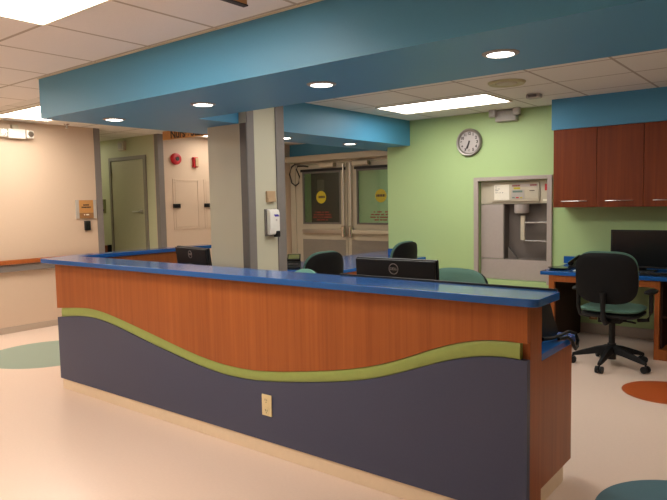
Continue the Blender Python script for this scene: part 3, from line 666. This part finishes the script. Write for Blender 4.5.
ct_ = ob('control_box', MB().box(-1.9416, yp-.022, 1.455, -1.3605, yp-.0005, 1.675), 'panel', ts, bevel=.006)
yc = yp-.022
ob('instruction_card', MB().box(-1.9071, yc-.004, 1.475, -1.7200, yc-.0005, 1.655), 'paper', ct_)
ob('keypad_display', MB().box(-1.6904, yc-.008, 1.485, -1.5378, yc-.0005, 1.59), 'grey', ct_)
ob('display_strip', MB().box(-1.6757, yc-.010, 1.558, -1.5575, yc-.0085, 1.58), 'lcd2', ct_)
ob('keys', MB().box(-1.6806, yc-.0105, 1.492, -1.6510, yc-.0085, 1.505), 'lcd2', ct_)
ob('keys', MB().box(-1.6363, yc-.0105, 1.492, -1.6018, yc-.0085, 1.505), 'red', ct_)
ob('keys', MB().box(-1.5870, yc-.0105, 1.492, -1.5575, yc-.0085, 1.505), 'yellow', ct_)
ob('label_strip', MB().box(-1.6904, yc-.004, 1.622, -1.3802, yc-.0005, 1.655), 'lgrey', ct_)
ob('label_marks', bars([(-1.6806, -1.5870, 1.638, .016), (-1.4688, -1.3900, 1.640, .016)], pl_y(yc-.004), .002), 'redtext', ct_)
ob('tag', MB().box(-1.6658, yc-.004, 1.597, -1.5870, yc-.0005, 1.617), 'yellow', ct_, label='yellow tag')
ob('printer_flap', MB().box(-1.5131, yc-.008, 1.48, -1.3752, yc-.0005, 1.60), 'panel', ct_, bevel=.004)
ob('flap_slot', MB().box(-1.4737, yc-.0105, 1.572, -1.4146, yc-.0085, 1.58), 'ink', ct_)
ob('card_lettering', bars([(-1.8973, -1.8727, 1.63, .008), (-1.8973, -1.8382, 1.605, .008), (-1.8973, -1.8530, 1.585, .008), (-1.8924, -1.7939, 1.56, .008)], pl_y(yc-.004), .001), 'guard', ct_)
ob('red_tag', MB().box(-1.305, yp-.006, 1.575, -1.262, yp-.0005, 1.65), 'red', ts, label='red tag at the right')
ob('white_tag', MB().box(-1.325, yp-.003, 1.455, -1.262, yp-.0005, 1.475), 'paper', ts)

# ------------------------------------------------------------------ clock
ck = thing('wall_clock', (-2.205, YG, 2.01), 'round silver-rimmed wall clock on the green wall', 'clock')
cx, cz = -2.205, 2.178
ob('rim', MB().lathe([(.130, -.002), (.165, -.002), (.165, -.035), (.155, -.045), (.142, -.042), (.130, -.025)], (cx, YG, cz), n=48, axis='y', ends=False), 'rim', ck, smooth=True)
fc = ob('face', MB().cyl((cx, YG-.003, cz), (cx, YG-.022, cz), .1295, n=48), 'lilac', ck)
for k in range(1, 13):
    a = PI/2-k*PI/6
    text('numeral', str(k), .046, FRONT, (cx+.105*math.cos(a), YG-.0225, cz+.105*math.sin(a)), 'ink', fc, .0008, bold=.0022)
def hand(deg, L, w, y):
    a = math.radians(deg); d = Vector((math.sin(a), 0, math.cos(a))); u = Vector((d.z, 0, -d.x)); c = Vector((cx, y, cz))
    p = [c-d*.02-u*w/2, c-d*.02+u*w/2, c+d*L+u*w*.35, c+d*L-u*w*.35]
    return MB().prism([(q.x, q.z) for q in p], 1, y-.002, y)
ob('hour_hand', hand(197, .078, .022, YG-.025), 'ink', ck)
ob('minute_hand', hand(206, .112, .014, YG-.028), 'ink', ck)
ob('hub', MB().cyl((cx, YG-.0235, cz), (cx, YG-.032, cz), .008), 'ink', ck)

# ------------------------------------------------------------------ unseen panels added to light beyond the doors and the corridor
troffer((-5.0, 7.3, ZC), 1.31, .65, 'lens', 'added unseen ceiling panel beyond the double doors', LG)  # added to brighten the far wall behind the door glass
troffer((-8.5, 2.45, ZC), 1.31, .65, 'lensd', 'added unseen ceiling panel in the corridor with the olive door, hidden behind the left wall', LG)  # added to brighten the corridor walls and door

# ------------------------------------------------------------------ camera, world
f, yaw, pi_, ro = 625.0904, .6698, .0767, -.0193
fw = Vector((-math.sin(yaw)*math.cos(pi_), math.cos(yaw)*math.cos(pi_), -math.sin(pi_)))
r = Vector((math.cos(yaw), math.sin(yaw), 0)); u = r.cross(fw)
r2 = r*math.cos(ro)+u*math.sin(ro); u2 = -r*math.sin(ro)+u*math.cos(ro)
cam = bpy.data.objects.new('camera', bpy.data.cameras.new('camera')); COL.objects.link(cam)
mw = Matrix((r2, u2, -fw)).transposed().to_4x4(); mw.translation = Vector((1.2364, -2.5657, 1.4891))
cam.matrix_world = mw; cam.data.sensor_width = 36; cam.data.lens = f*36/667; cam.data.clip_start = .05
S.camera = cam
w = bpy.data.worlds.new('world'); S.world = w; w.use_nodes = True
w.node_tree.nodes['Background'].inputs[0].default_value = (.5, .5, .5, 1); w.node_tree.nodes['Background'].inputs[1].default_value = .2
S.view_settings.view_transform = 'Standard'; S.view_settings.look = 'None'; S.view_settings.gamma = 1
S.view_settings.exposure = 0.42; S.view_settings.use_curve_mapping = False
